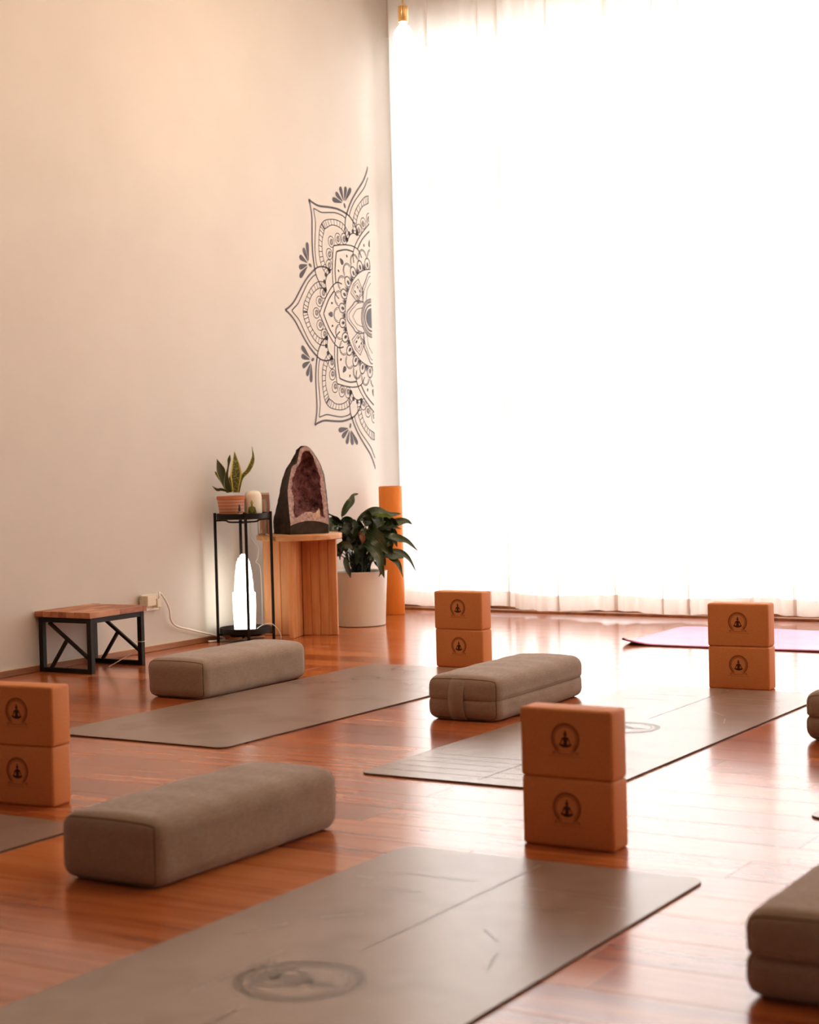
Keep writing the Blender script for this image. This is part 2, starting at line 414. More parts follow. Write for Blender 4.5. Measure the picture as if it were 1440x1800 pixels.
# ------------------------------------------------------------------ curtains
def curtain(x0, x1, seed, label, ybase, folds=None):
    r = random.Random(seed); root = thing('curtain', label, 'curtain', (x0, ybase, 0), 0, 'white sheer curtains on the window wall')
    W = x1-x0; n = max(60, int(W*110)); xs = [W*i/n for i in range(n+1)]
    nf = max(3, round(W/.115)); ph = r.random()*6
    jit = [(r.uniform(.6, 1.9), r.random()*6.28, r.uniform(.3, 1)) for _ in range(4)]
    p0 = r.random()*6
    def yy(x, z):
        t = x/W*nf*2*math.pi+ph
        warp = sum(a*math.sin(x/W*f*6.28*1.7+p) for f, p, a in jit)
        k = .55+.45*(1-z/3.4)
        return .020*math.sin(t+warp*.8)*(.6+.4*math.sin(warp+p0)) + .012*k*math.sin(t*.37+warp)
    fx = folds if folds else [W*(k+.5+r.uniform(-.3, .3))/int(W/.3) for k in range(int(W/.3))]
    base, last = [], 0.0
    for q in sorted(fx)+[W]:                               # x stations, with the cloth doubling back at each fold
        m = max(3, int((q-last)*90)); base += [(last+(q-last)*k/m, 0) for k in range(m)]
        if q < W:
            wf = r.uniform(.005, .010)
            base += [(q, 0), (q+wf*.7, .001), (q+wf, .004), (q+wf*.7, .007), (q, .008), (q-wf*.7, .009), (q-wf, .012), (q-wf*.7, .015), (q, .016)]
            last = q+wf*1.2
    base.append((W, 0)); P2, off_ = [], 0
    for i, (x, d) in enumerate(base):
        P2.append((x, d))
    xs = [q[0] for q in P2]; ds = [q[1] for q in P2]
    zs = [.035, .06, .115, .3, .8, 1.5, 2.3, 2.9, 3.2, 3.36]
    def sheet(zs, dy, name, mt, par):
        V, F = [], []
        for z in zs:
            for x, dd in zip(xs, ds):
                V.append((x, yy(x, z)+dd+dy, z + (.006*math.sin(x*9+ph) if z < .2 else 0)))
        m = len(xs)
        for i in range(len(zs)-1):
            for j in range(m-1): F.append((i*m+j, i*m+j+1, (i+1)*m+j+1, (i+1)*m+j))
        return obj(name, V, F, mt, par, True)
    cl = sheet(zs, 0, 'cloth', 'sheer', root)
    sheet([.033, .06, .113], .004, 'hem', 'sheer_hem', cl)
    return root
cur = [(.080, .83, 'narrow white sheer curtain hanging in the corner beside the beige wall', 8.13), (.80, 2.10, 'white sheer curtain hanging behind the pair of blocks beside the plant corner', 8.06),
       (2.06, 3.60, 'white sheer curtain hanging behind the pink mat', 8.13), (3.56, 5.10, 'white sheer curtain beyond the pink mat, away from the plant corner', 8.06),
       (5.06, 6.60, 'white sheer curtain second from the side wall', 8.13), (6.56, 7.9, 'white sheer curtain beside the side wall', 8.06)]
FOLDPX = [749, 839, 871, 970, 1072, 1157, 1201, 1380]
def fold_x(px): d = fwd + (r2*(px-720) - u2*(300-900))/FPX; return float(CAM[0] + d[0]*8.1/d[1])
for i, (a, b, lb, yb) in enumerate(cur):
    fx_ = [fold_x(q)-a for q in FOLDPX if a+.04 < fold_x(q) < b-.04] if i < 2 else ([fold_x(q)-a for q in FOLDPX if a+.04 < fold_x(q) < b-.04] + [.52, .80, .97, 1.26] if i == 2 else None)
    curtain(a, b, 11+i, lb, yb, fx_)
rl = thing('curtain_rail', 'white ceiling track carrying the sheer curtains', 'curtain rail', (4, 8.115, 3.38))
box('track', -3.98, 3.96, -.08, .05, 0, .03, 'window_frame', rl, .002, 1)
for x in (-3.6, -1.2, 1.2, 3.6): box('bracket', x-.02, x+.02, -.02, .02, .03, ZC-3.38, 'window_frame', rl)

# ------------------------------------------------------------------ yoga blocks
BWD, BHT, BDP = .2226, .1523, .0755
def poly_disc(V, F, c, rx, ry, n=12):
    i = len(V); V += [(c[0]+rx*math.cos(2*math.pi*k/n), c[1]+ry*math.sin(2*math.pi*k/n)) for k in range(n)]; F.append(tuple(range(i, i+n)))
def poly_arc(V, F, c, r, a0, a1, wd, n=28):
    i = len(V)
    for k in range(n+1):
        a = R(a0+(a1-a0)*k/n)
        V.append((c[0]+(r-wd/2)*math.cos(a), c[1]+(r-wd/2)*math.sin(a))); V.append((c[0]+(r+wd/2)*math.cos(a), c[1]+(r+wd/2)*math.sin(a)))
    for k in range(n): F.append((i+2*k, i+2*k+1, i+2*k+3, i+2*k+2))
def poly(V, F, pts):
    i = len(V); V += list(pts); F.append(tuple(range(i, i+len(pts))))
def emblem_figure(s=1.0):
    V, F = [], []
    def P(*pts): poly(V, F, [(x*s, y*s) for x, y in pts])
    poly_disc(V, F, (0, .0095*s), .0038*s, .0044*s, 14); poly_disc(V, F, (0, .0155*s), .0019*s, .003*s, 10)
    P((-.0015, .0065), (.0015, .0065), (.0015, .003), (-.0015, .003))
    P((-.0068, .0025), (-.004, .0042), (.004, .0042), (.0068, .0025), (.005, -.004), (.0046, -.0125), (-.0046, -.0125), (-.005, -.004))
    for q in (-1, 1):
        P((q*.0065, .003), (q*.0082, .001), (q*.0125, -.0095), (q*.0105, -.0115), (q*.0058, -.002))
        P((0, -.0105), (q*.0062, -.0125), (q*.0150, -.0105), (q*.0158, -.0135), (q*.0125, -.0165), (q*.005, -.0195), (0, -.0195))
    return V, F
def emblem_ring(s=1.0, full=False):
    V, F = [], []; c = (0, 0)
    a0, a1 = (0, 360) if full else (-52, 232)
    for r, wd in ((.0340, .0018), (.0305, .0028), (.0262, .0018)): poly_arc(V, F, c, r*s, a0, a1, wd*s, 40)
    n = 30
    for k in range(n+1):
        a = a0+(a1-a0)*k/n; poly_arc(V, F, (.0322*s*math.cos(R(a)), .0322*s*math.sin(R(a))), .0008*s, 0, 360, .0009*s, 6)
    if not full:
        for q in (-1, 1):
            for cx, cy, r in ((.0235, -.0285, .0035), (.0165, -.0275, .0028), (.029, -.0325, .0026)): poly_arc(V, F, (q*cx*s, cy*s), r*s, 0, 360, .0011*s, 12)
    rr = random.Random(5)
    x = -.020
    while x < .020:
        wd = rr.uniform(.0012, .003); h = rr.uniform(.0012, .0024)
        poly(V, F, [(x*s, -.0345*s), ((x+wd)*s, -.0345*s), ((x+wd)*s, (-.0345+h)*s), (x*s, (-.0345+h)*s)]); x += wd+.0011
    x = -.041
    while x < .041:
        wd = rr.uniform(.002, .006)
        poly(V, F, [(x*s, -.0398*s), ((x+wd)*s, -.0398*s), ((x+wd)*s, -.0389*s), (x*s, -.0389*s)]); x += wd+.0013
    return V, F
bm = bmesh.new(); bm_box(bm, -BWD/2, BWD/2, -BDP/2, BDP/2, 0, BHT, .0075, 4)
blk = bpy.data.meshes.new('block_body'); bm.to_mesh(blk); bm.free(); blk.materials.append(MATS['block_foam'])
blk.polygons.foreach_set('use_smooth', [True]*len(blk.polygons)); blk.set_sharp_from_angle(angle=R(50))
def decal_mesh(name, VF, mt, y, cz):
    V, F = VF; me = bpy.data.meshes.new(name); me.from_pydata([(x, y, cz+z) for x, z in V], [], F); me.update(); me.materials.append(MATS[mt]); return me
em_fig = decal_mesh('emblem_figure', emblem_figure(), 'print_dark', -BDP/2-.0003, BHT*.575)
em_ring = decal_mesh('emblem_ring', emblem_ring(), 'print_soft', -BDP/2-.00025, BHT*.575)
def block(x, y, yaw, z, dx, dyaw, label, group):
    yw = R(yaw); ex = Vector((math.cos(yw), math.sin(yw), 0)); ey = Vector((-math.sin(yw), math.cos(yw), 0))
    c = Vector((x, y, z)) - ex*(BWD/2-dx) + ey*BDP/2
    t = thing('yoga_block', label, 'yoga block', c, yw+R(dyaw), group)
    bd_ = link(bpy.data.objects.new('body', blk), t)
    for n, me in (('emblem_figure', em_fig), ('emblem_ring', em_ring)): link(bpy.data.objects.new(n, me), bd_)
stacks = [(1.698, 6.065, -2.3, .002, 'standing behind the grey mat beside the potted plants'), (2.944, 5.870, 2.1, .001, 'standing in front of the pink mat'),
          (3.451, 3.413, -1.5, .001, 'before the bolster with a strap handle'), (1.981, 3.273, 4.6, -.003, 'standing by the mat behind the plain bolster')]
for x, y, yaw, dx, lb in stacks:
    block(x, y, yaw, 0, 0, 0, 'tan yoga block, lower of the two '+lb, 'stacked yoga blocks')
    block(x, y, yaw, BHT, -dx, .6, 'tan yoga block, upper of the two '+lb, 'stacked yoga blocks')

# ------------------------------------------------------------------ yoga mats
MW, ML = .704, 1.88
def flat(name, VF, mt, parent, z, cx=0, cy=0, rot=0):
    V, F = VF; c, s = math.cos(rot), math.sin(rot)
    return obj(name, [(cx+x*c-y*s, cy+x*s+y*c, z) for x, y in V], F, mt, parent)
def yoga_mat(flx, fly, yaw, label, printed=True):
    yw = R(yaw); ex = Vector((math.cos(yw), math.sin(yw), 0)); ey = Vector((-math.sin(yw), math.cos(yw), 0))
    c = Vector((flx, fly, 0)) + ex*MW/2 - ey*ML/2
    t = thing('yoga_mat', label, 'yoga mat', c, yw, 'grey brown yoga mats')
    prism('rubber_base', rrect(MW, ML, .035), .0004, .0034, 'mat_rubber', t)
    tl = prism('top_layer', rrect(MW-.001, ML-.001, .035), .0034, .0050, 'mat_top', t)
    if printed:
        z = .0052
        flat('emblem_ring', emblem_ring(3.2, True), 'mat_print', tl, z, 0, .02, R(-90)); flat('emblem_figure', emblem_figure(4.0), 'mat_print', tl, z+.0001, 0, .02, R(-90))
        def line(a, b, wd):
            m, L = bar_mtx((*a, 0), (*b, 0)); q = [m @ Vector(p) for p in ((-wd/2, 0, 0), (wd/2, 0, 0), (wd/2, L, 0), (-wd/2, L, 0))]
            obj('alignment_line', [(v.x, v.y, z) for v in q], [(0, 1, 2, 3)], 'mat_print', tl)
        line((0, .21), (0, .90), .006); line((0, -.16), (0, -.90), .006)
        for d in (.60, .66, .72, .79, .86): line((-.31, -d), (.31, -d), .004)
        for sgn in (1,):
            for k, (d, x0, x1) in enumerate(((.72, .05, .26), (.60, .11, .25), (.66, .26, .30))):
                line((-x0, sgn*d), (-x1, sgn*d), .004); line((x0, sgn*d), (x1, sgn*d), .004)
            for sx in (-1, 1):
                line((sx*.13, sgn*.42), (sx*.19, sgn*.36), .004); line((sx*.22, sgn*.30), (sx*.25, sgn*.21), .004)
    return t
yoga_mat(1.198, 6.035, -1.3, 'plain grey brown yoga mat between the two bolsters nearest the potted plants', False)
yoga_mat(2.466, 5.847, -.6, 'grey yoga mat reaching to the blocks in front of the pink mat')
yoga_mat(3.013, 3.273, -.3, 'grey brown yoga mat with round figure emblem, beside the plain bolster')
yoga_mat(1.510, 3.143, 0, 'grey brown yoga mat passing behind the plain bolster, before its block pair', False)
yoga_mat(3.715, 5.795, 0, 'grey yoga mat with only a pale rounded corner showing past the bare floor')
# pink mat with a curled corner
pk = thing('yoga_mat', 'bright pink yoga mat with dark underside lying along the curtains', 'yoga mat', (1.87, 6.995, 0), R(1.0))
def pink(name, z0, mt, under=False):
    V, F = [], []; nx, ny = 60, 24; L, Wd = 1.83, .74
    for j in range(ny+1):
        for i in range(nx+1):
            x, yv = L*i/nx, Wd*j/ny
            d = math.hypot(x, yv); z = z0 + .028*max(0, 1-d/.16)**1.6 + .0025*math.sin(x*9+yv*5)**2*(.3+yv)
            cut = .03
            V.append((x + (.02 if (i == 0 and j in (0, ny)) else 0), yv, z))
    for j in range(ny):
        for i in range(nx): a = j*(nx+1)+i; F.append((a, a+1, a+nx+2, a+nx+1))
    o = obj(name, V, F, mt, pk, True)
    s = o.modifiers.new('thick', 'SOLIDIFY'); s.thickness = .003; s.offset = 1
pink('underside', .0004, 'pink_under'); pink('top_layer', .0036, 'pink_top')

# ------------------------------------------------------------------ bolsters
BoW, BoL, BoH = .260, .665, .141
def bolster_geo(mid, seed):
    r = random.Random(seed); ph = [r.random()*6.28 for _ in range(8)]
    hx, hy, hz, rad = BoW/2, BoL/2, BoH/2, .034
    bm = bmesh.new()
    nx, ny, nz = 22, 50, 20
    pts = {}
    def V(i, j, k):
        key = (i, j, k)
        if key in pts: return pts[key]
        p = Vector((-hx+2*hx*i/nx, -hy+2*hy*j/ny, -hz+2*hz*k/nz))
        q = Vector((max(-hx+rad, min(hx-rad, p.x)), max(-hy+rad, min(hy-rad, p.y)), max(-hz+rad, min(hz-rad, p.z))))
        d = p-q
        if d.length > 1e-9: p = q + d.normalized()*rad
        nx_, ny_, nz_ = p.x/hx, p.y/hy, p.z/hz
        # soft bulge of the faces
        b = Vector((.006*nx_*(1-ny_**2*.7), .010*ny_*(1-nx_**2)*(1-nz_**2), .009*nz_*(1-nx_**2)*(1-.4*ny_**2)))
        if nz_ < -.5: b.z *= .1
        wob = .5*.0016*math.sin(p.y*31+ph[0]+p.x*9)*math.sin(p.x*21+ph[1]) + .0006*math.sin(p.y*57+ph[2])*math.cos(p.z*40+ph[3]) + .0008*math.sin(p.z*60+ph[4]+p.y*12)*math.sin(p.y*23+ph[5])
        n = d.normalized() if d.length > 1e-9 else Vector((0, 0, 1))
        if nz_ > -.8: p = p + b + n*wob
        else: p = p + b
        if mid and (abs(nx_) > .55 or abs(ny_) > .8):
            g = math.exp(-((p.z+.002)/.0045)**2)*.006*mid
            dn = Vector((n.x, n.y, 0)); p -= dn*g
        p.z += hz
        pts[key] = bm.verts.new(p); return pts[key]
    def quad(a, b, c, d): bm.faces.new((V(*a), V(*b), V(*c), V(*d)))
    for i in range(nx):
        for j in range(ny):
            quad((i, j, 0), (i, j+1, 0), (i+1, j+1, 0), (i+1, j, 0)); quad((i, j, nz), (i+1, j, nz), (i+1, j+1, nz), (i, j+1, nz))
    for i in range(nx):
        for k in range(nz):
            quad((i, 0, k), (i+1, 0, k), (i+1, 0, k+1), (i, 0, k+1)); quad((i, ny, k), (i, ny, k+1), (i+1, ny, k+1), (i+1, ny, k))
    for j in range(ny):
        for k in range(nz):
            quad((0, j, k), (0, j, k+1), (0, j+1, k+1), (0, j+1, k)); quad((nx, j, k), (nx, j+1, k), (nx, j+1, k+1), (nx, j, k+1))
    per = lambda A, B: [(i, 0) for i in range(A)] + [(A, k) for k in range(B)] + [(A-i, B) for i in range(A)] + [(0, B-k) for k in range(B)]
    loops = [[pts[(i, j, k)].co.copy() for i, k in per(nx, nz)] for j in (0, ny)]
    kk = nz//2; seam = [pts[(i, j, kk)].co.copy() for i, j in per(nx, ny)]
    return bm, loops, seam
def bolster(x, y, yaw, label, mid, strap=False, seed=1):
    t = thing('bolster', label, 'bolster', (x, y, 0), R(yaw), 'linen yoga bolsters')
    bm, loops, seam = bolster_geo(mid, seed)
    bdy = obj_bm('body', bm, 'linen', t, True)
    hx, hy, hz = BoW/2, BoL/2, BoH/2
    for P in loops:                                       # sewn edge round each end
        V, F = tube_geo(P, .0015, 6, True); obj('end_piping', V, F, 'linen_piping', bdy, True)
    if mid:
        V, F = tube_geo(seam, .0013, 6, True); obj('middle_seam', V, F, 'linen_piping', bdy, True)
    if strap:
        path = cat([Vector((-.012, -hy+.012, BoH-.004)), Vector((-.012, -hy-.004, BoH-.020)), Vector((-.012, -hy-.016, hz+.02)), Vector((-.012, -hy-.016, hz-.02)), Vector((-.012, -hy-.004, .018)), Vector((-.012, -hy+.012, .003))], 6)
        V, F = [], []
        for p in path: V += [p+Vector((-.027, 0, 0)), p+Vector((.027, 0, 0))]
        for i in range(len(path)-1): F.append((2*i, 2*i+1, 2*i+3, 2*i+2))
        o = obj('handle_strap', V, F, 'linen', t, True); m = o.modifiers.new('thick', 'SOLIDIFY'); m.thickness = .003; m.offset = 0
    return t
bolster(1.043, 5.270, .4, 'grey brown linen bolster on the floor in front of the black plant stand', 0, False, 1)
bolster(2.260, 5.206, .6, 'grey brown linen bolster with a strap handle and a seam around it', 1, True, 2)
bolster(2.635, 3.052, -.8, 'plain grey brown linen bolster beside the mat with the figure emblem', 0, False, 3)
bolster(3.507, 5.262, 0, 'linen bolster with deep middle seam beyond the mat leading to the pink mat', 1.6, False, 4)
bolster(4.168, 2.925, 0, 'linen bolster with deep middle seam, across bare floor from the figure emblem mat', 1.6, False, 5)

# ------------------------------------------------------------------ small bench by the wall
bx0, bx1, by0, by1, bz = -.004, .282, 5.362, 5.70, .228
be = thing('bench', 'low bench with a wood block top and black metal legs against the wall', 'bench', (0, 0, 0))
fr_t = .022
for yv in (by0+fr_t/2, by1-fr_t/2):
    for xv in (bx0+.006+fr_t/2, bx1-fr_t/2): box('leg', xv-fr_t/2, xv+fr_t/2, yv-fr_t/2, yv+fr_t/2, 0, bz, 'black_metal', be, .001, 1)
    xa, xb = bx0+.006+fr_t, bx1-fr_t
    for z0, z1 in ((0.001, .020), (bz-.022, bz-.0005)): box('rail', xa, xb, yv-fr_t/2+.001, yv+fr_t/2-.001, z0, z1, 'black_metal', be, .001, 1)
    p0, p1 = Vector((xa+.028, yv, bz-.024)), Vector((xb+.001, yv, .062)); bar('brace', p0, p1, .013, .013, 'black_metal', be)
    mid = p0.lerp(p1, .46); bar('brace', mid, Vector((xa+.034, yv, .018)), .013, .013, 'black_metal', be)
for xv in (bx0+.006+fr_t/2, bx1-fr_t/2): box('side_rail', xv-fr_t/2+.001, xv+fr_t/2-.001, by0+fr_t, by1-fr_t, bz-.022, bz-.0005, 'black_metal', be, .001, 1)
rr = random.Random(4); nst = 7; sw = (bx1-bx0+.012)/nst
for i in range(nst):
    yv = by0-.010
    while yv < by1+.008:
        L = min(rr.uniform(.09, .2), by1+.010-yv)
        box('stave', bx0-.004+i*sw+.0003, bx0-.004+(i+1)*sw-.0003, yv+.0003, yv+L-.0003, bz, bz+.023+rr.uniform(-.0006, .0006), 'stave', be, .0008, 1); yv += L
tg = [Vector((bx1+.001, by1-.012, .10)), Vector((bx1+.002, by1-.03, .10)), Vector((bx1-.02, by1-.032, .098))]
tube('tag_string', [Vector((bx1-.026, by1-.026, .10)), Vector((bx1+.003, by1-.026, .1005)), Vector((bx1+.003, by1+.003, .10)), Vector((bx1-.026, by1+.003, .1))], .0012, 'paper', be, 5, 0, True)
bar('paper_tag', Vector((.250, 5.650, .052)), Vector((.185, 5.580, .003)), .010, .002, 'paper', be, 0)

# ------------------------------------------------------------------ socket, plug, cable
py, pz = 6.092, .222
so = thing('wall_socket', 'white double wall socket above the low bench', 'socket', (-.012, py, pz))
pl_ = box('plate', 0, .008, -.058, .058, -.037, .037, 'plastic_white', so, .002, 2)
box('switch', .008, .011, -.006, .006, .012, .026, 'plastic_white', pl_, .001, 1)
ad = thing('power_adapter', 'cream power adapter plugged into the wall socket', 'adapter', (-.004, py-.046, pz+.012)); box('body', 0, .048, -.032, .028, -.024, .024, 'plastic_cream', ad, .004, 2); box('seam', .020, .022, -.0325, .0285, -.0245, .0245, 'plastic_white', ad)
cb = thing('power_cable', 'white power cable looping from the wall socket down to the floor', 'cable', (0, 0, 0))
bp = Vector((-.004, py+.022, pz-.004))
box('plug', 0, .034, -.013, .013, -.020, .020, 'plastic_cream', cb, .003, 2, Matrix.Translation(bp))
z3 = lambda X, Y: (30+X/3.892, 1020+Y/3.892)
wp = [bp+Vector((.030, 0, .016)), bp+Vector((.032, .002, .036))] + [on_wall(*z3(X, Y), .012) for X, Y in ((975, 84), (1012, 130), (1044, 200), (1052, 268), (1090, 313), (1190, 340))]
wp += [on_floor(*z3(X, Y), .0045) for X, Y in ((1262, 392), (1312, 420))]
wp = [Vector((max(v.x, .008), v.y, max(v.z, .0045))) for v in wp]
C_ST = on_floor(433, 1126.5)
wp += [Vector((.05, wp[-1].y+.05, .0045)), Vector((.10, C_ST.y-.03, .0045)), Vector((.15, C_ST.y+.14, .0045))]
tube('cord', wp, .0046, 'cord_white', cb, 8, 8)

# ------------------------------------------------------------------ plant stand
cx, cy = C_ST.x, C_ST.y
st = thing('plant_stand', 'black metal two tier plant stand with round trays', 'plant stand', (cx, cy, 0))
ST_H = .600; legs = [(.097, .087), (.087, -.097), (-.097, -.087), (-.087, .097)]
for lx, ly in legs:
    a = math.atan2(ly, lx); box('leg', -.0065, .0065, -.0065, .0065, 0, ST_H+.004, 'black_metal', st, .001, 1, Matrix.Translation((lx, ly, 0)) @ Matrix.Rotation(a, 4, 'Z'))
TR = .122
for zt, nm in ((ST_H-.026, 'top_tray'), (.040, 'bottom_tray')):
    lathe(nm, [(0, zt+.002), (TR-.004, zt+.002), (TR-.0035, zt+.026), (TR, zt+.026), (TR, zt), (TR-.003, zt-.0015), (0, zt-.0015)], 'black_metal', st, 48)
    for k in (0, 1):
        A = Vector((*legs[k], 0)); B = Vector((*legs[k+2], 0))
        P = [A*.96+ZV*(zt-.006), A*.62+ZV*(zt-.007), A*.42+ZV*(zt-.016), B*.42+ZV*(zt-.016), B*.62+ZV*(zt-.007), B*.96+ZV*(zt-.006)]
        tube('cross_bar', P, .0042, 'black_metal', st, 6, 5)
lathe('hub', [(0, ST_H-.050), (.007, ST_H-.050), (.007, ST_H-.040), (0, ST_H-.040)], 'black_metal', st, 12)
TOPZ, BOTZ = ST_H-.024, .042

# selenite tower lamp
lamp = thing('tower_lamp', 'glowing white stepped crystal tower lamp on the lower tray of the stand', 'lamp', (cx+.008, cy-.018, BOTZ+.0005))
steps = [(0, .049), (.12, .054), (.186, .054), (.188, .0455), (.246, .0425), (.247, .041), (.290, .0385), (.291, .036), (.318, .0335), (.319, .031), (.333, .030), (.334, .026), (.347, .0245), (.348, .0165), (.360, .0145), (.361, .010), (.366, .009), (.3665, 0)]
V, F = [], []; nseg = 11; rj = random.Random(9); jr = [rj.uniform(.95, 1.06) for _ in range(nseg)]
for z, r in steps:
    for k in range(nseg):
        a = 2*math.pi*k/nseg; V.append((r*jr[k]*math.cos(a), r*jr[k]*math.sin(a), z))
for i in range(len(steps)-1):
    for k in range(nseg): F.append((i*nseg+k, i*nseg+(k+1) % nseg, (i+1)*nseg+(k+1) % nseg, (i+1)*nseg+k))
F.append(tuple(range(nseg-1, -1, -1)))
obj('crystal_tower', V, F, 'selenite', lamp)
tube('lamp_cord', [(.050, .01, .010), (.075, .035, .032), (.100, .074, .036), (.126, .098, .0), (.132, .105, -.036), (.10, .14, -.039)], .0018, 'cord_white', lamp, 6, 6)
# second thin cord hanging behind the stand
z7 = lambda X, Y, d: at(360+X/5.54, 880+Y/5.54, d)
hc = thing('hanging_cord', 'thin white cord hanging behind the plant stand', 'cable', (0, 0, 0))
tube('cord', [z7(448, 150, 8.36), z7(446, 330, 8.36), z7(482, 400, 8.36), z7(524, 460, 8.36), z7(516, 560, 8.36), z7(500, 598, 8.36), z7(540, 650, 8.38), z7(556, 900, 8.4), z7(560, 1200, 8.42), z7(540, 1300, 8.42)], .0016, 'cord_white', hc, 6, 8)

# ------------------------------------------------------------------ snake plant, candle, dropper bottle
z4 = lambda X, Y, d: at(360+X/11.077, 770+Y/11.077, d)
def leaf(name, pts, wid, mt, parent, twist=0, fold=.25, n=7, prof=None, facing=None, tw2=None):
    path = cat(pts, n); L = len(path); V, F, U = [], [], []
    for i, p in enumerate(path):
        t = i/(L-1); tan = (path[min(i+1, L-1)]-path[max(i-1, 0)]).normalized()
        fc = facing if facing is not None else -DV
        s = tan.cross(fc)
        if s.length < .05: s = tan.cross(ZV)
        s.normalize(); nn = s.cross(tan).normalized()
        a = twist if tw2 is None else twist+(tw2-twist)*t
        s, nn = s*math.cos(a)+nn*math.sin(a), nn*math.cos(a)-s*math.sin(a)
        wd = wid*(prof(t) if prof else max(.02, math.sin(math.pi*min(1, t*.95+.06))**.8))
        wav = .06*wid*math.sin(t*14+wid*90)
        for q, h in ((-1, 1), (-.5, .42), (0, 0), (.5, .42), (1, 1)):
            V.append(p + s*q*wd/2 + nn*(h*fold*wd/2 + (wav*q if abs(q) == 1 else 0))); U.append(((q+1)/2, t))
    for i in range(L-1):
        for k in range(4): a = i*5+k; F.append((a, a+1, a+6, a+5))
    return obj(name, V, F, mt, parent, True, U)
sd = float(np.dot(np.array([cx, cy, .6])-CAM, fwd))
pc = z4(510, 1230, sd-.008); px_, py_ = pc.x, pc.y
pot = thing('potted_snake_plant', 'snake plant with yellow edged leaves in a patterned terracotta pot', 'potted plant', (px_, py_, TOPZ+.0005))
PR, PH = .066, .104
tp_ = lathe('pot', [(0, 0), (PR-.017, 0), (PR-.014, .003), (PR-.002, PH-.016), (PR+.001, PH-.014), (PR+.001, PH), (PR-.006, PH), (PR-.009, PH-.012)], 'terracotta', pot, 40, uv=True)
lathe('soil', [(0, PH-.014), (PR-.008, PH-.014)], 'soil', tp_, 24)
pw = Vector((px_, py_, TOPZ+.0005))
def sn(X, Y, d): return z4(X, Y, sd+.005+d)-pw
snp = lambda peak: (lambda t: max(.03, (.45+.55*min(1, t/peak)) if t < peak else max(0, 1-((t-peak)/(1-peak))**1.7)))
leaf('leaf', [sn(600, 1060, -.01), sn(605, 800, -.015), sn(608, 560, -.01), sn(580, 262, 0)], .054, 'snake_banded', pot, 0, .15, 8, snp(.42))
leaf('leaf', [sn(480, 1060, .005), sn(430, 780, .0), sn(465, 520, .0), sn(490, 328, .0)], .034, 'snake_dark', pot, .3, .2, 8, lambda t: max(.06, .62+.38*math.sin(t*7+.6) if t < .8 else (.62+.38*math.sin(6.2))*(1-((t-.8)/.2)**1.6)))
leaf('leaf', [sn(430, 1060, .01), sn(345, 760, .02), sn(300, 600, .02), sn(234, 400, .02)], .044, 'snake_dark', pot, -.3, .25, 8, lambda t: max(.04, .25+.75*math.sin(min(1, t/.6)*1.57) if t < .6 else 1-((t-.6)/.4)**1.3))
leaf('leaf', [sn(440, 1060, .015), sn(350, 880, .025), sn(230, 700, .03), sn(195, 640, .03)], .016, 'snake_banded', pot, .5, .2, 6)
leaf('leaf', [sn(660, 1060, .0), sn(715, 790, .0), sn(860, 620, .0), sn(945, 400, .0), sn(920, 160, .0)], .026, 'snake_banded', pot, .5, .3, 8, lambda t: max(.04, (.5+.5*math.sin(t*3.2)) if t < .7 else (1-t)/.3*.9))
leaf('leaf', [sn(480, 1050, -.02), sn(330, 1000, -.02), sn(240, 1005, -.02), sn(140, 930, -.01)], .016, 'snake_dark', pot, .4, .2, 6)
leaf('leaf', [sn(560, 1060, .02), sn(520, 850, .03), sn(515, 650, .03)], .028, 'snake_dark', pot, .6, .2, 6)

cc = z4(938, 1200, sd+.042)
cd_ = thing('candle', 'white domed candle printed with a seated figure, beside the terracotta pot', 'candle', (cc.x, cc.y, TOPZ+.0005))
CR, CH = .0415, .127
lathe('wax_body', [(0, 0), (CR-.002, 0), (CR, .003), (CR, CH-.032), (CR-.003, CH-.019), (CR-.009, CH-.009), (CR-.018, CH-.003), (0, CH)], 'wax', cd_, 40)
ca = math.atan2(-DV.y, -DV.x)-.05
def wrap(name, V, F, mt, rr):
    V2, F2 = [], []
    for f in F:
        P = [V[i] for i in f]; u0 = -.04
        while u0 < .04:
            Q = P
            for lim, sg in ((u0, 1), (u0+.003, -1)):
                out = []
                for i in range(len(Q)):
                    a, b = Q[i-1], Q[i]; da, db = (a[0]-lim)*sg, (b[0]-lim)*sg
                    if (da >= 0) != (db >= 0): t = da/(da-db); out.append((a[0]+(b[0]-a[0])*t, a[1]+(b[1]-a[1])*t))
                    if db >= 0: out.append(b)
                Q = out
                if not Q: break
            if len(Q) >= 3: i0 = len(V2); V2 += Q; F2.append(tuple(range(i0, i0+len(Q))))
            u0 += .003
    V, F = V2, F2
    return obj(name, [(rr*math.cos(ca+u/CR), rr*math.sin(ca+u/CR), z) for u, z in V], F, mt, cd_)
V, F = [], []; poly_disc(V, F, (0, .070), .0068, .0075, 16); poly_disc(V, F, (0, .079), .003, .0035, 10)
poly(V, F, [(-.030, .0045), (.030, .0045), (.033, .010), (.022, .020), (-.022, .020), (-.033, .010)]); wrap('figure_glow', V, F, 'buddha_yellow', CR+.0003)
V, F = [], []; poly(V, F, [(-.0035, .066), (.0035, .066), (.004, .054), (.016, .049), (.021, .024), (.024, .014), (-.024, .014), (-.021, .024), (-.016, .049), (-.004, .054)]); wrap('figure_body', V, F, 'buddha_green', CR+.0005)
V, F = [], []
for q in (-1, 1): poly(V, F, [(q*.014, .046), (q*.018, .026), (q*.008, .016), (0, .015), (0, .022), (q*.009, .030)])
wrap('figure_shade', V, F, 'buddha_dark', CR+.0007)
bc = z4(675, 1300, sd-.085)
bt = thing('dropper_bottle', 'tiny amber dropper bottle in front of the terracotta pot', 'bottle', (bc.x, bc.y, TOPZ+.0005))
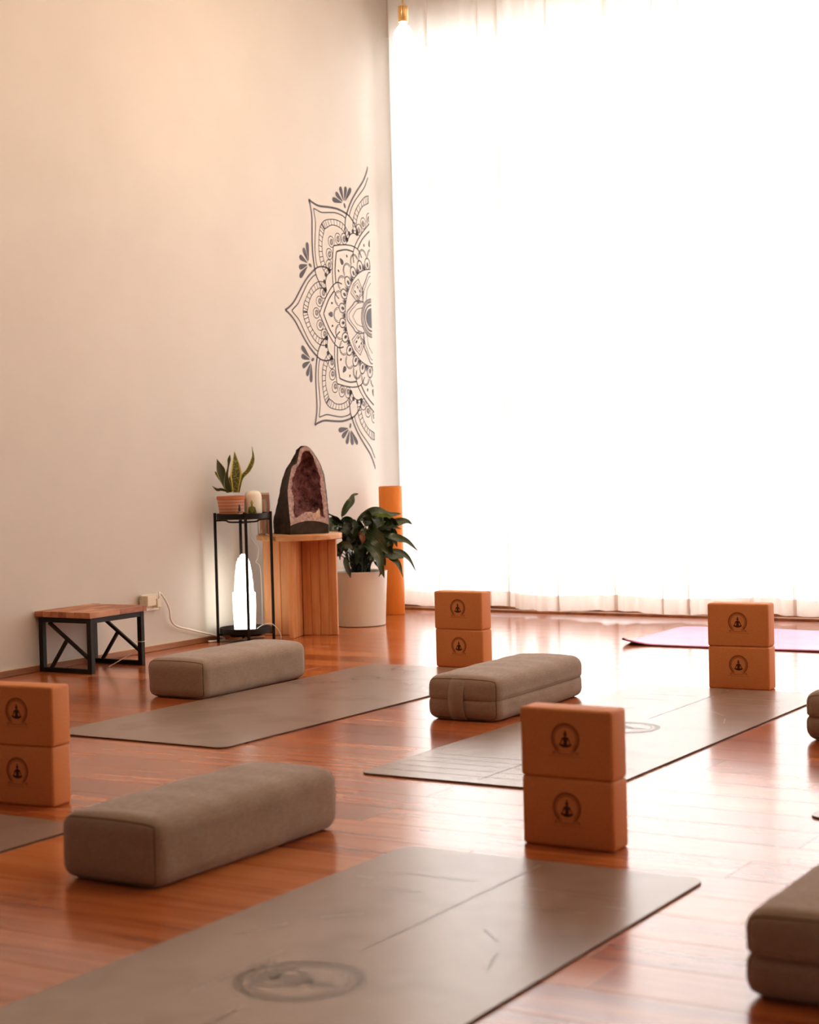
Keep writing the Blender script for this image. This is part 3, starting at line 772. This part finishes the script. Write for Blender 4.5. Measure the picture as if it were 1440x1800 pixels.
lathe('glass', [(0, 0), (.0085, 0), (.0095, .002), (.0095, .026), (.008, .031), (.0045, .034), (.0045, .037), (0, .037)], 'amber_glass', bt, 20)
lathe('label_band', [(.0097, .013), (.0097, .026)], 'label_pink', bt, 20)
lathe('cap', [(0, .037), (.0062, .037), (.0062, .048), (.005, .0485), (.0042, .055), (.0035, .062), (.002, .066), (0, .067)], 'rubber_black', bt, 16)

# ------------------------------------------------------------------ round side table with crossed plank base
TX, TY, TZ = .254, 6.905, .487
tb = thing('side_table', 'round pine side table on a crossed base of grooved boards', 'table', (TX, TY, 0), R(19))
lathe('table_top', [(0, TZ-.026), (.200, TZ-.026), (.205, TZ-.023), (.205, TZ-.003), (.202, TZ), (0, TZ)], 'pine_top', tb, 64)
HL, TK = .182, .022
def panel(axis, sgn):
    n = 4; t0 = TK/2 if True else 0; seg = (HL-t0)/n
    for k in range(n):
        a, b = t0+k*seg+.0006, t0+(k+1)*seg-.0006
        a, b = (a, b) if sgn > 0 else (-b, -a)
        if axis == 'x': o = box('board', a, b, -TK/2, TK/2, 0, TZ-.0265, 'pine', tb, .0026, 1)
        else: o = box('board', -TK/2, TK/2, a, b, 0, TZ-.0265, 'pine', tb, .0026, 1)
for ax in 'xy':
    for sg in (1, -1): panel(ax, sg)
box('core_post', -TK/2+.001, TK/2-.001, -TK/2+.001, TK/2-.001, 0, TZ-.027, 'groove', tb)

# tall board and clear glass on the table, behind the stand
gd = float(np.dot(np.array([TX, TY, TZ])-CAM, fwd))
q = at(466, 936, gd+.02)
bo = thing('box', 'tall pinkish brown box standing on the round table beside the geode', 'box', (q.x, q.y, TZ+.0005), YAW)
box('carton', -.026, .026, -.018, .018, 0, .196, 'rose_board', bo, .001, 1); box('lid', -.0268, .0268, -.0188, .0188, .190, .2, 'board_edge', bo, .0008, 1)
q = at(462, 938, gd-.06)
gl = thing('glass_tumbler', 'clear glass cup with rounded rim on the round table edge', 'glass', (q.x, q.y, TZ+.0005))
lathe('cup', [(0, 0), (.020, 0), (.023, .004), (.024, .15), (.022, .168), (.018, .172), (.0165, .170), (.0205, .160), (.0215, .15), (.0205, .008), (0, .006)], 'clear_glass', gl, 28)

# ------------------------------------------------------------------ amethyst geode
g5 = lambda X, Y: ((X-660)/10/367.0, (1690-Y)/10/367.0)          # metres right of / above the middle of its foot
def interp(tbl, h):
    tbl = sorted(tbl)
    if h <= tbl[0][0]: return tbl[0][1]
    for (a, va), (b, vb) in zip(tbl, tbl[1:]):
        if h <= b: return va+(vb-va)*(h-a)/(b-a)
    return tbl[-1][1]
def tb_(pts): return [(g5(x, y)[1], g5(x, y)[0]) for x, y in pts]
rimL = tb_([(790, 155), (735, 170), (700, 200), (672, 300), (640, 450), (560, 505), (540, 540), (500, 720), (465, 930), (472, 1100), (480, 1200), (495, 1400), (505, 1520), (500, 1690)])
rimR = tb_([(795, 155), (850, 185), (905, 260), (960, 350), (1040, 500), (1090, 680), (1120, 950), (1140, 1200), (1158, 1450), (1155, 1690)])
silL = tb_([(700, 160), (610, 215), (600, 260), (500, 430), (400, 600), (330, 800), (290, 1000), (250, 1150), (205, 1300), (170, 1400), (163, 1500), (165, 1690)])
cavL = tb_([(765, 235), (722, 300), (700, 420), (630, 540), (565, 680), (530, 900), (575, 1090), (560, 1250), (575, 1400), (560, 1520)])
cavR = tb_([(870, 240), (930, 380), (965, 500), (1030, 700), (1032, 900), (1055, 1100), (1075, 1350), (1110, 1520)])
HT = g5(790, 150)[1]
gf = at(526, 938, gd-.01)
ge = thing('amethyst_geode', 'tall dark stone geode with purple crystal hollow standing on the round table', 'geode', (TX+.012, TY-.005, TZ+.0005), YAW)
# local frame: x right, y away from the viewer's side, z up
rg = random.Random(21)
def nz3(x, y, s, a): return a*(math.sin(x*s+1.3)*math.cos(y*s*1.3+.4)+.6*math.sin(x*s*2.3+y*s*1.9)+.4*math.cos(x*s*4.1-y*s*3.3))
nh = 44; hs = [HT*(i/nh) for i in range(nh+1)]
bm = bmesh.new(); rows = []
for h in hs:
    t = h/HT; dmax = .19*(1-t**2.2)**.5+.006 if t < 1 else .004
    xl, xr, sl = interp(rimL, h), interp(rimR, h), interp(silL, h)
    xs_ = [(xl, -.085*(1-.55*t)), (xl*.55+sl*.45, .03-.05*(1-t)+dmax*.05), (sl, dmax*.42), (sl*.6+xr*.4, dmax*.86), (sl*.25+xr*.75, dmax*.9), (xr-.008*(1-t), dmax*.5), (xr, -.03)]
    P = cat([Vector((a, b, h)) for a, b in xs_], 4)
    rows.append([bm.verts.new(p + (Vector((nz3(p.z, p.y, 60, .0012), nz3(p.x, p.z, 50, .0015), 0)) if 0 < k < len(P)-1 else Vector())) for k, p in enumerate(P)])
for r0, r1 in zip(rows, rows[1:]):
    for k in range(len(r0)-1): bm.faces.new((r0[k+1], r0[k], r1[k], r1[k+1]))
bm.faces.new([v for v in rows[0]]); bm.faces.new([v for v in reversed(rows[-1])])
# stone below the opening
def bot(x):                                # lower rim of the opening
    a, b = interp(rimL, .05), interp(rimR, .05); u = (x-a)/(b-a); return .041 + .0215*math.sin(math.pi*max(0, min(1, u)))**.8
def front_y(x, h):                         # the sawn front plane, from front left rim to front right rim
    t = h/HT; xl, xr = interp(rimL, h), interp(rimR, h); u = 0 if xr-xl < 1e-5 else max(0, min(1, (x-xl)/(xr-xl)))
    return -.085*(1-.55*t)*(1-u) + -.03*u
nu = 46; grid = []
levels = [0, .012, .024] + [None]*40
col_v = {}
def fp(u, v):
    # v 0..1 : from the floor of the stone to the lower rim, 1..2 : rim to top
    xa, xb = interp(rimL, .03), interp(rimR, .03); x = xa+(xb-xa)*u; return Vector((x, front_y(x, v), v))
for i in range(nu):
    for j in range(3):
        q = []
        for a, b in ((i, j), (i+1, j), (i+1, j+1), (i, j+1)):
            u = a/nu; xa, xb = interp(rimL, .02), interp(rimR, .02); x = xa+(xb-xa)*u; h = bot(x)*b/3
            key = ('s', a, b)
            if key not in col_v: col_v[key] = bm.verts.new((x, front_y(x, h), h))
            q.append(col_v[key])
        bm.faces.new(q)
obj_bm('stone_shell', bm, 'rock', ge, False)
nv = 84; nu = 56; gv = []; cls = []
for j in range(nv+1):
    row = []
    for i in range(nu+1):
        u = i/nu; s = j/nv
        xa0, xb0 = interp(rimL, .05), interp(rimR, .05)
        h0 = bot(xa0+(xb0-xa0)*u); h = h0+(HT-.001-h0)*s
        xa, xb = interp(rimL, h), interp(rimR, h); x = xa+(xb-xa)*u
        y = front_y(x, h)
        ca_, cb_ = interp(cavL, h)+nz3(h, 3, 120, .0012), interp(cavR, h)+nz3(h, 5, 130, .0012)
        floor_h = g5(0, 1390-130*math.sin(math.pi*max(0, min(1, (x-ca_)/(cb_-ca_+1e-6))))**1)[1]
        inn = 0; m = 0
        if ca_ < x < cb_ and h < g5(0, 236)[1]:
            du = (x-ca_)/(cb_-ca_); ed = min(1, 4*du*(1-du))
            vf = max(0, min(1, (h-floor_h+.012)/.03))*max(0, min(1, (g5(0, 232)[1]-h)/.05))
            inn = .105*(ed**.5)*(vf**.7)*(.6+.4*(1-h/HT)); m = 1 if inn > .012 else 0
        jag = (rg.random()-.5)*(.012 if m else .0022)
        row.append((x, y+inn+jag + (.0 if m else 0), h+(rg.random()-.5)*(.004 if m else .001))); cls.append(m)
    gv.append(row)
VV = [p for r_ in gv for p in r_]; FA, FB = [], []
for j in range(nv):
    for i in range(nu):
        a = j*(nu+1)+i; f = (a, a+1, a+nu+2, a+nu+1)
        (FB if sum(cls[k] for k in f) >= 2 else FA).append(f)
obj('agate_rim', VV, FA, 'agate', ge, False); hol = obj('crystal_hollow', VV, FB, 'amethyst', ge, False)
for X, Y, r, hgt, tl in ((940, 1400, .009, .034, .3), (990, 1390, .007, .040, .05), (905, 1410, .008, .022, -.3)):
    u, v = g5(X, Y); yv = front_y(u, v)+.006
    ax = Vector((math.sin(tl), -.1, math.cos(tl))).normalized(); s1 = ax.cross(Vector((0, 1, 0))).normalized(); s2 = ax.cross(s1)
    V = []; F = []
    for zz, rr_ in ((-.012, r), (hgt*.6, r*.85), (hgt, .0005)):
        for k in range(6): a = k*math.pi/3; V.append(Vector((u, yv, v))+ax*zz+s1*rr_*math.cos(a)+s2*rr_*math.sin(a))
    for i in range(2):
        for k in range(6): F.append((i*6+k, i*6+(k+1) % 6, (i+1)*6+(k+1) % 6, (i+1)*6+k))
    obj('crystal_point', V, F, 'calcite', hol)

# ------------------------------------------------------------------ peace lily
LC = on_floor(633, 1103) + DV*.128
lily_o = thing('potted_peace_lily', 'leafy green peace lily in a round white pot beside the orange roll', 'potted plant', (LC.x, LC.y, 0))
lp_ = lathe('pot', [(0, .004), (.116, .004), (.122, 0), (.126, .004), (.139, .262), (.141, .272), (.136, .274), (.130, .268), (.128, .235)], 'pot_white', lily_o, 56)
lathe('pot_base', [(.118, 0), (.1235, .0), (.1245, .0035), (.118, .0036)], 'rubber_black', lp_, 56)
lathe('soil', [(0, .245), (.128, .240)], 'soil', lp_, 32)
ld = float(np.dot(np.array([LC.x, LC.y, .4])-CAM, fwd))
LB = Vector((LC.x, LC.y, 0))
z6 = lambda X, Y, d=0: at(570+X/6.43, 840+Y/6.43, ld+d)-LB
lancet = lambda t: max(.02, math.sin(math.pi*t**.75)**.9)
def lily_leaf(pts, wid, mt='lily_leaf', twist=0, fold=.35, stem=True, tw2=None):
    P = [z6(*p) for p in pts]
    lf = leaf('leaf', P, wid*1.18, mt, lily_o, twist, fold, 7, lancet, None, tw2)
    if stem:
        base = Vector((rl_.uniform(-.05, .05), rl_.uniform(-.05, .05), .243)); mid_ = base.lerp(P[0], .6)+Vector((0, 0, .03))
        tube('stem', [base, mid_, P[0], P[0].lerp(P[1], .35)], lambda t: .0032*(1-.4*t), 'lily_dark', lf, 5, 5)
rl_ = random.Random(2)
K = 1/6.43/350.0
lily_leaf([(200, 440, 0), (255, 340, -.01), (310, 270, -.01), (330, 205, .0), (385, 180, .01)], 85*K, 'lily_leaf', .2, .4, True, .9)
lily_leaf([(215, 520, .0), (165, 470, -.03), (110, 430, -.05), (45, 405, -.06)], 75*K, 'lily_leaf', 1.0, .3)
lily_leaf([(230, 560, .0), (140, 510, -.02), (80, 480, -.05), (10, 490, -.06)], 80*K, 'lily_leaf', -.6, .3)
lily_leaf([(370, 500, .02), (470, 430, .0), (600, 390, -.02), (740, 420, -.02), (875, 405, -.01)], 105*K, 'lily_leaf', .5, .4, True, .9)
lily_leaf([(510, 565, -.04), (580, 500, -.07), (680, 450, -.08), (770, 440, -.08)], 115*K, 'lily_bright', .15, .2)
lily_leaf([(560, 560, -.02), (700, 550, -.05), (840, 500, -.05), (930, 490, -.04), (995, 525, -.04)], 80*K, 'lily_leaf', .3, .4)
lily_leaf([(470, 600, -.06), (570, 650, -.11), (650, 740, -.13), (720, 860, -.13)], 150*K, 'lily_leaf', -.25, .35)
lily_leaf([(440, 730, -.06), (540, 790, -.12), (610, 880, -.15), (640, 1000, -.16), (680, 1135, -.15)], 105*K, 'lily_leaf', .2, .35)
lily_leaf([(590, 600, -.02), (720, 660, -.06), (840, 690, -.06), (940, 720, -.06), (1062, 828, -.06)], 80*K, 'lily_leaf', .9, .4, True, .2)
lily_leaf([(650, 800, -.04), (760, 830, -.06), (870, 850, -.06), (960, 920, -.06), (1040, 1060, -.06)], 62*K, 'lily_leaf', .4, .4)
lily_leaf([(640, 830, -.05), (740, 880, -.08), (830, 890, -.08), (900, 905, -.08)], 80*K, 'lily_leaf', .6, .3)
lily_leaf([(720, 900, -.06), (800, 930, -.08), (850, 1000, -.09), (890, 1125, -.09)], 55*K, 'lily_leaf', .3, .3)
lily_leaf([(185, 790, -.10), (230, 760, -.12), (280, 770, -.12), (335, 800, -.11)], 70*K, 'lily_leaf', .1, .2)
lily_leaf([(620, 640, -.03), (720, 640, -.04), (790, 700, -.05), (825, 780, -.05)], 75*K, 'lily_leaf', .2, .35)
lily_leaf([(600, 560, .02), (700, 560, .0), (800, 560, .0), (880, 580, .0)], 45*K, 'lily_dark', .6, .3)
lily_leaf([(395, 660, -.10), (420, 640, -.12), (435, 700, -.12), (430, 755, -.11)], 60*K, 'lily_brown', .4, .3)
lily_leaf([(230, 900, -.11), (250, 980, -.15), (280, 1070, -.16), (300, 1135, -.155)], 55*K, 'lily_dark', .2, .3)
lily_leaf([(330, 480, .03), (250, 470, .02), (190, 540, .0), (150, 640, -.02)], 80*K, 'lily_leaf', .4, .3)
lily_leaf([(360, 560, .0), (330, 620, -.05), (300, 700, -.07), (270, 780, -.08)], 110*K, 'lily_dark', -.2, .3)
lily_leaf([(560, 940, -.08), (620, 1000, -.13), (640, 1060, -.14), (615, 1120, -.145)], 45*K, 'lily_dark', .5, .3)
for i in range(58):
    X = rl_.uniform(110, 700); Y = rl_.uniform(440, 900); d = rl_.uniform(-.08, .10)
    dx = (X-410)*rl_.uniform(.15, .5)+rl_.uniform(-70, 70); dy = rl_.uniform(-40, 190)
    lily_leaf([(X, Y, d), (X+dx*.4, Y+dy*.15-30, d-.03), (X+dx*.8, Y+dy*.5, d-.05), (X+dx, Y+dy, d-.05)], rl_.uniform(60, 125)*K, rl_.choice(['lily_leaf', 'lily_dark', 'lily_dark']), rl_.uniform(-1, 1), .35, True)

# ------------------------------------------------------------------ orange rolled mat
oc = on_floor(692, 1081) + DV*.06
orr = thing('rolled_mat', 'orange rolled up yoga mat standing on end in the corner', 'rolled mat', (oc.x, oc.y, 0))
OR, OH = .0605, .684
lathe('roll', [(OR-.006, .0), (OR-.001, .001), (OR, .004), (OR, OH-.004), (OR-.001, OH-.001), (OR-.006, OH)], 'orange_mat', orr, 40)
V, F = [], []; turns = 5.5; n = 220
for k in range(n+1):
    a = 2*math.pi*turns*k/n; rr_ = OR-.0035-(OR-.012)*k/n
    for dr in (0, -.006):
        for z in (.001, OH-.002): V.append(((rr_+dr)*math.cos(a), (rr_+dr)*math.sin(a), z))
for k in range(n):
    a, b = 4*k, 4*k+4
    F += [(a, b, b+1, a+1), (a+2, a+3, b+3, b+2), (a+1, b+1, b+3, a+3), (a, a+2, b+2, b)]
obj('spiral_end', V, F, 'orange_end', orr)
box('flap_edge', OR-.001, OR+.004, -.003, .003, .002, OH-.002, 'orange_mat', orr, .001, 1, Matrix.Rotation(math.atan2(-DV.y, -DV.x)-1.35, 4, 'Z'))

# ------------------------------------------------------------------ mandala decal on the wall
MC = (8.036, 1.590); XW = -.0112
mv, mf = [], []
def pt(rho, th):                                   # polar about the centre, 0 deg points into the room along the wall
    return (MC[0]-rho*math.cos(R(th)), MC[1]+rho*math.sin(R(th)))
YCUT = 8.036
def add_poly(P):
    # clip against y <= YCUT
    out = []
    for i in range(len(P)):
        a, b = P[i-1], P[i]
        ia, ib = a[0] <= YCUT, b[0] <= YCUT
        if ia != ib:
            t = (YCUT-a[0])/(b[0]-a[0]); out.append((YCUT, a[1]+(b[1]-a[1])*t))
        if ib: out.append(b)
    if len(out) >= 3:
        i = len(mv); mv.extend((XW, y_, z_) for y_, z_ in out); mf.append(tuple(range(i, i+len(out))))
def stroke(P, wd):                                 # ribbon through wall points
    n = len(P); off = []
    for i in range(n):
        a, b = P[max(i-1, 0)], P[min(i+1, n-1)]; d = (b[0]-a[0], b[1]-a[1]); l = math.hypot(*d) or 1
        k = (wd(i/(n-1)) if callable(wd) else wd)*1.22
        off.append((-d[1]/l*k/2, d[0]/l*k/2))
    for i in range(n-1):
        add_poly([(P[i][0]+off[i][0], P[i][1]+off[i][1]), (P[i+1][0]+off[i+1][0], P[i+1][1]+off[i+1][1]), (P[i+1][0]-off[i+1][0], P[i+1][1]-off[i+1][1]), (P[i][0]-off[i][0], P[i][1]-off[i][1])])
def curve(pl, n=6): return [(v.x, v.y) for v in cat([(*pt(a, b), 0) for a, b in pl], n)]
def ring(rho, wd, n=96): stroke([pt(rho, -100+200*k/n) for k in range(n+1)], wd)
def loc(th, rho, u, v, c, s): pass
def blob(th, rho, ln, wd, n=12, sharp=0):          # drop or oval along the radial direction
    c = pt(rho, th); rx, ry = -math.cos(R(th)), math.sin(R(th)); P = []
    for k in range(n):
        a = 2*math.pi*k/n; u = math.cos(a)*ln/2; v_ = math.sin(a)*wd/2*(1-sharp*.55*math.cos(a))
        P.append((c[0]+rx*u-ry*v_, c[1]+ry*u+rx*v_))
    add_poly(P)
def oval(th, rho, ln, wd, lw, n=22, a0=0, a1=360):
    c = pt(rho, th); rx, ry = -math.cos(R(th)), math.sin(R(th)); P = []
    for k in range(n+1):
        a = R(a0+(a1-a0)*k/n); u, v_ = math.cos(a)*ln/2, math.sin(a)*wd/2
        P.append((c[0]+rx*u-ry*v_, c[1]+ry*u+rx*v_))
    stroke(P, lw)
def spiral(th, rho, r, lw):
    c = pt(rho, th); stroke([(c[0]+r*(1-k/40)*math.cos(k*.42+R(th)), c[1]+r*(1-k/40)*math.sin(k*.42+R(th))) for k in range(34)], lw)
for axis in (-90, -45, 0, 45, 90):
    for sg in (1, -1):
        f = lambda pl: [(a, axis+sg*b) for a, b in pl]
        stroke(curve(f([(.815, 0), (.785, 1.0), (.735, 3.8), (.679, 10.0), (.636, 15.8), (.591, 21.5), (.56, 25.0), (.52, 27.8), (.484, 29.5), (.452, 30.6)])), lambda t: .0090 if t < .6 else .0070)
        stroke(curve(f([(.757, 0), (.735, 1.2), (.697, 3.5), (.655, 8.9), (.624, 13.7), (.587, 18.4), (.562, 20.6)])), .0055)
        bo_ = curve(f([(.657, 0), (.651, 2.8), (.629, 6.6), (.596, 11.5), (.557, 15.9), (.515, 18.6), (.47, 20)])); stroke(bo_, .0038)
        bi_ = curve(f([(.620, 0), (.612, 1.9), (.598, 5.9), (.570, 9.9), (.535, 13.3), (.499, 15.3), (.466, 16.2)])); stroke(bi_, .0038)
        for k in range(1, len(bo_)-2, 3): stroke([bo_[k], bi_[k]], .003)
        stroke([bo_[0], bi_[0]], .0026)
        for rh, th, r in ((.531, 0, .024), (.504, 6.9, .024), (.474, 12.8, .022)):
            if th == 0 and sg < 0: continue
            oval(axis+sg*th, rh+.004, .060, .054, .0034); spiral(axis+sg*th, rh, .017, .003)
        stroke(curve(f([(.508, 0), (.490, 3.0), (.458, 9.4), (.427, 16.5), (.399, 22.9), (.370, 27.5), (.33, 30)])), .0055)
        stroke(curve(f([(.468, 0), (.452, 3.6), (.42, 11.2), (.383, 19.0)])), .0070)
        blob(axis+sg*8.7, .392, .018, .012)
    blob(axis, .402, .042, .027, 14, .8)
for axis in (-67.5, -22.5, 22.5, 67.5):             # fans and lens shapes between the petals
    for k, a in enumerate((-8.4, -4.6, 0, 4.4, 8.2)):
        base = pt(.640, axis); tip = pt(.732-.0022*abs(a)**1.25, axis+a*.98)
        d = (tip[0]-base[0], tip[1]-base[1]); l = math.hypot(*d); d = (d[0]/l, d[1]/l); P = []
        for t, wv in ((.18, .004), (.45, .017), (.72, .027), (.88, .027), (.97, .017), (1.0, .004)): P.append((base[0]+d[0]*l*t-d[1]*wv/2, base[1]+d[1]*l*t+d[0]*wv/2))
        for t, wv in ((1.0, .004), (.97, .017), (.88, .027), (.72, .027), (.45, .017), (.18, .004)): P.append((base[0]+d[0]*l*t+d[1]*wv/2, base[1]+d[1]*l*t-d[0]*wv/2))
        add_poly(P)
    blob(axis, .628, .030, .017)
    stroke(curve([(.450, axis-7), (.468, axis-3.5), (.474, axis), (.468, axis+3.5), (.450, axis+7)]), .005)
    for a in (-6.6, -2.3, 2.3, 6.6): blob(axis+a, .484-.0005*a*a, .026, .023)
for k in range(-6, 7):                               # scallops and eyes
    th = k*15.3
    oval(th, .330, .085, .078, .0034, 22, -110, 110); oval(th, .335, .062, .060, .0024, 18, -95, 95)
    th += 7.65
    oval(th, .292, .060, .050, .0048); blob(th, .286, .030, .018)
    for j in (-2, -1, 0, 1, 2): stroke([pt(.262, th-7.65+j*.9), pt(.300-.006*abs(j), th-7.65+j*1.2)], lambda t: .006*(1-t)+.001)
ring(.262, .0045, 110)
for axis in (-45, 45):
    for i, (r0, r1, da, lw) in enumerate(((.150, .238, 13.5, .0045), (.160, .226, 9.5, .0032))):
        q = [pt(r0, axis-da*1.15), pt(r1, axis-da), pt(r1+.006, axis), pt(r1, axis+da), pt(r0, axis+da*1.15), pt(r0+.006, axis), pt(r0, axis-da*1.15)]; stroke(q, lw)
    for da in (-5, 5): blob(axis+da, .207, .022, .011); blob(axis+da*1.3, .178, .022, .010)
for axis in (-90, 0, 90):
    for sg in (1, -1):
        f = lambda pl: [(a, axis+sg*b) for a, b in pl]
        stroke(curve(f([(.246, 0), (.243, 5), (.215, 12), (.196, 18), (.182, 26), (.150, 35), (.112, 47)])), .0055)
        stroke(curve(f([(.226, 0), (.222, 4), (.198, 11), (.178, 17), (.158, 27), (.128, 38)])), .0035)
        stroke(curve(f([(.190, 0), (.176, 5), (.158, 13), (.140, 18), (.118, 24), (.100, 30)])), .003)
ring(.104, .003, 60); ring(.085, .003, 60)
for k in range(-30, 31): stroke([pt(.087, k*3.2), pt(.102, k*3.2)], .0018)
ring(.070, .0085, 60); 
add_poly([pt(.055, -100+200*k/30) for k in range(31)])
tag(obj('mandala_decal', mv, mf, 'vinyl'), 'half mandala drawing in grey lines on the beige wall', 'wall decal')

# ------------------------------------------------------------------ pendant lamps
def pendant(x, y, z, label):
    t = thing('pendant_lamp', label, 'lamp', (x, y, ZC), 0, 'pendant lamps')
    h = z-ZC
    lathe('ceiling_rose', [(0, 0), (.045, 0), (.045, -.018), (.03, -.024), (0, -.024)], 'brass', t, 24)
    lathe('stem', [(.0045, -.024), (.0045, h+.036)], 'brass', t, 12)
    sk = lathe('socket', [(0, h+.036), (.010, h+.037), (.0225, h+.030), (.0225, h-.034), (.020, h-.037), (0, h-.037)], 'brass', t, 28)
    lathe('bulb', [(.012, h-.037), (.013, h-.046), (.028, h-.062), (.040, h-.082), (.0445, h-.106), (.040, h-.130), (.026, h-.146), (0, h-.151)], 'bulb', sk, 24)
p = at(708.5, 24, 7.5)
pendant(p.x, p.y, p.z, 'brass pendant lamp with a bare glowing bulb in front of the curtains')
for x, y in ((p.x, p.y-2.3), (p.x+2.6, p.y), (p.x+2.6, p.y-2.3), (p.x+5.0, p.y-2.3)):
    pendant(x, y, p.z, 'brass pendant lamp with a bare bulb over the studio floor')
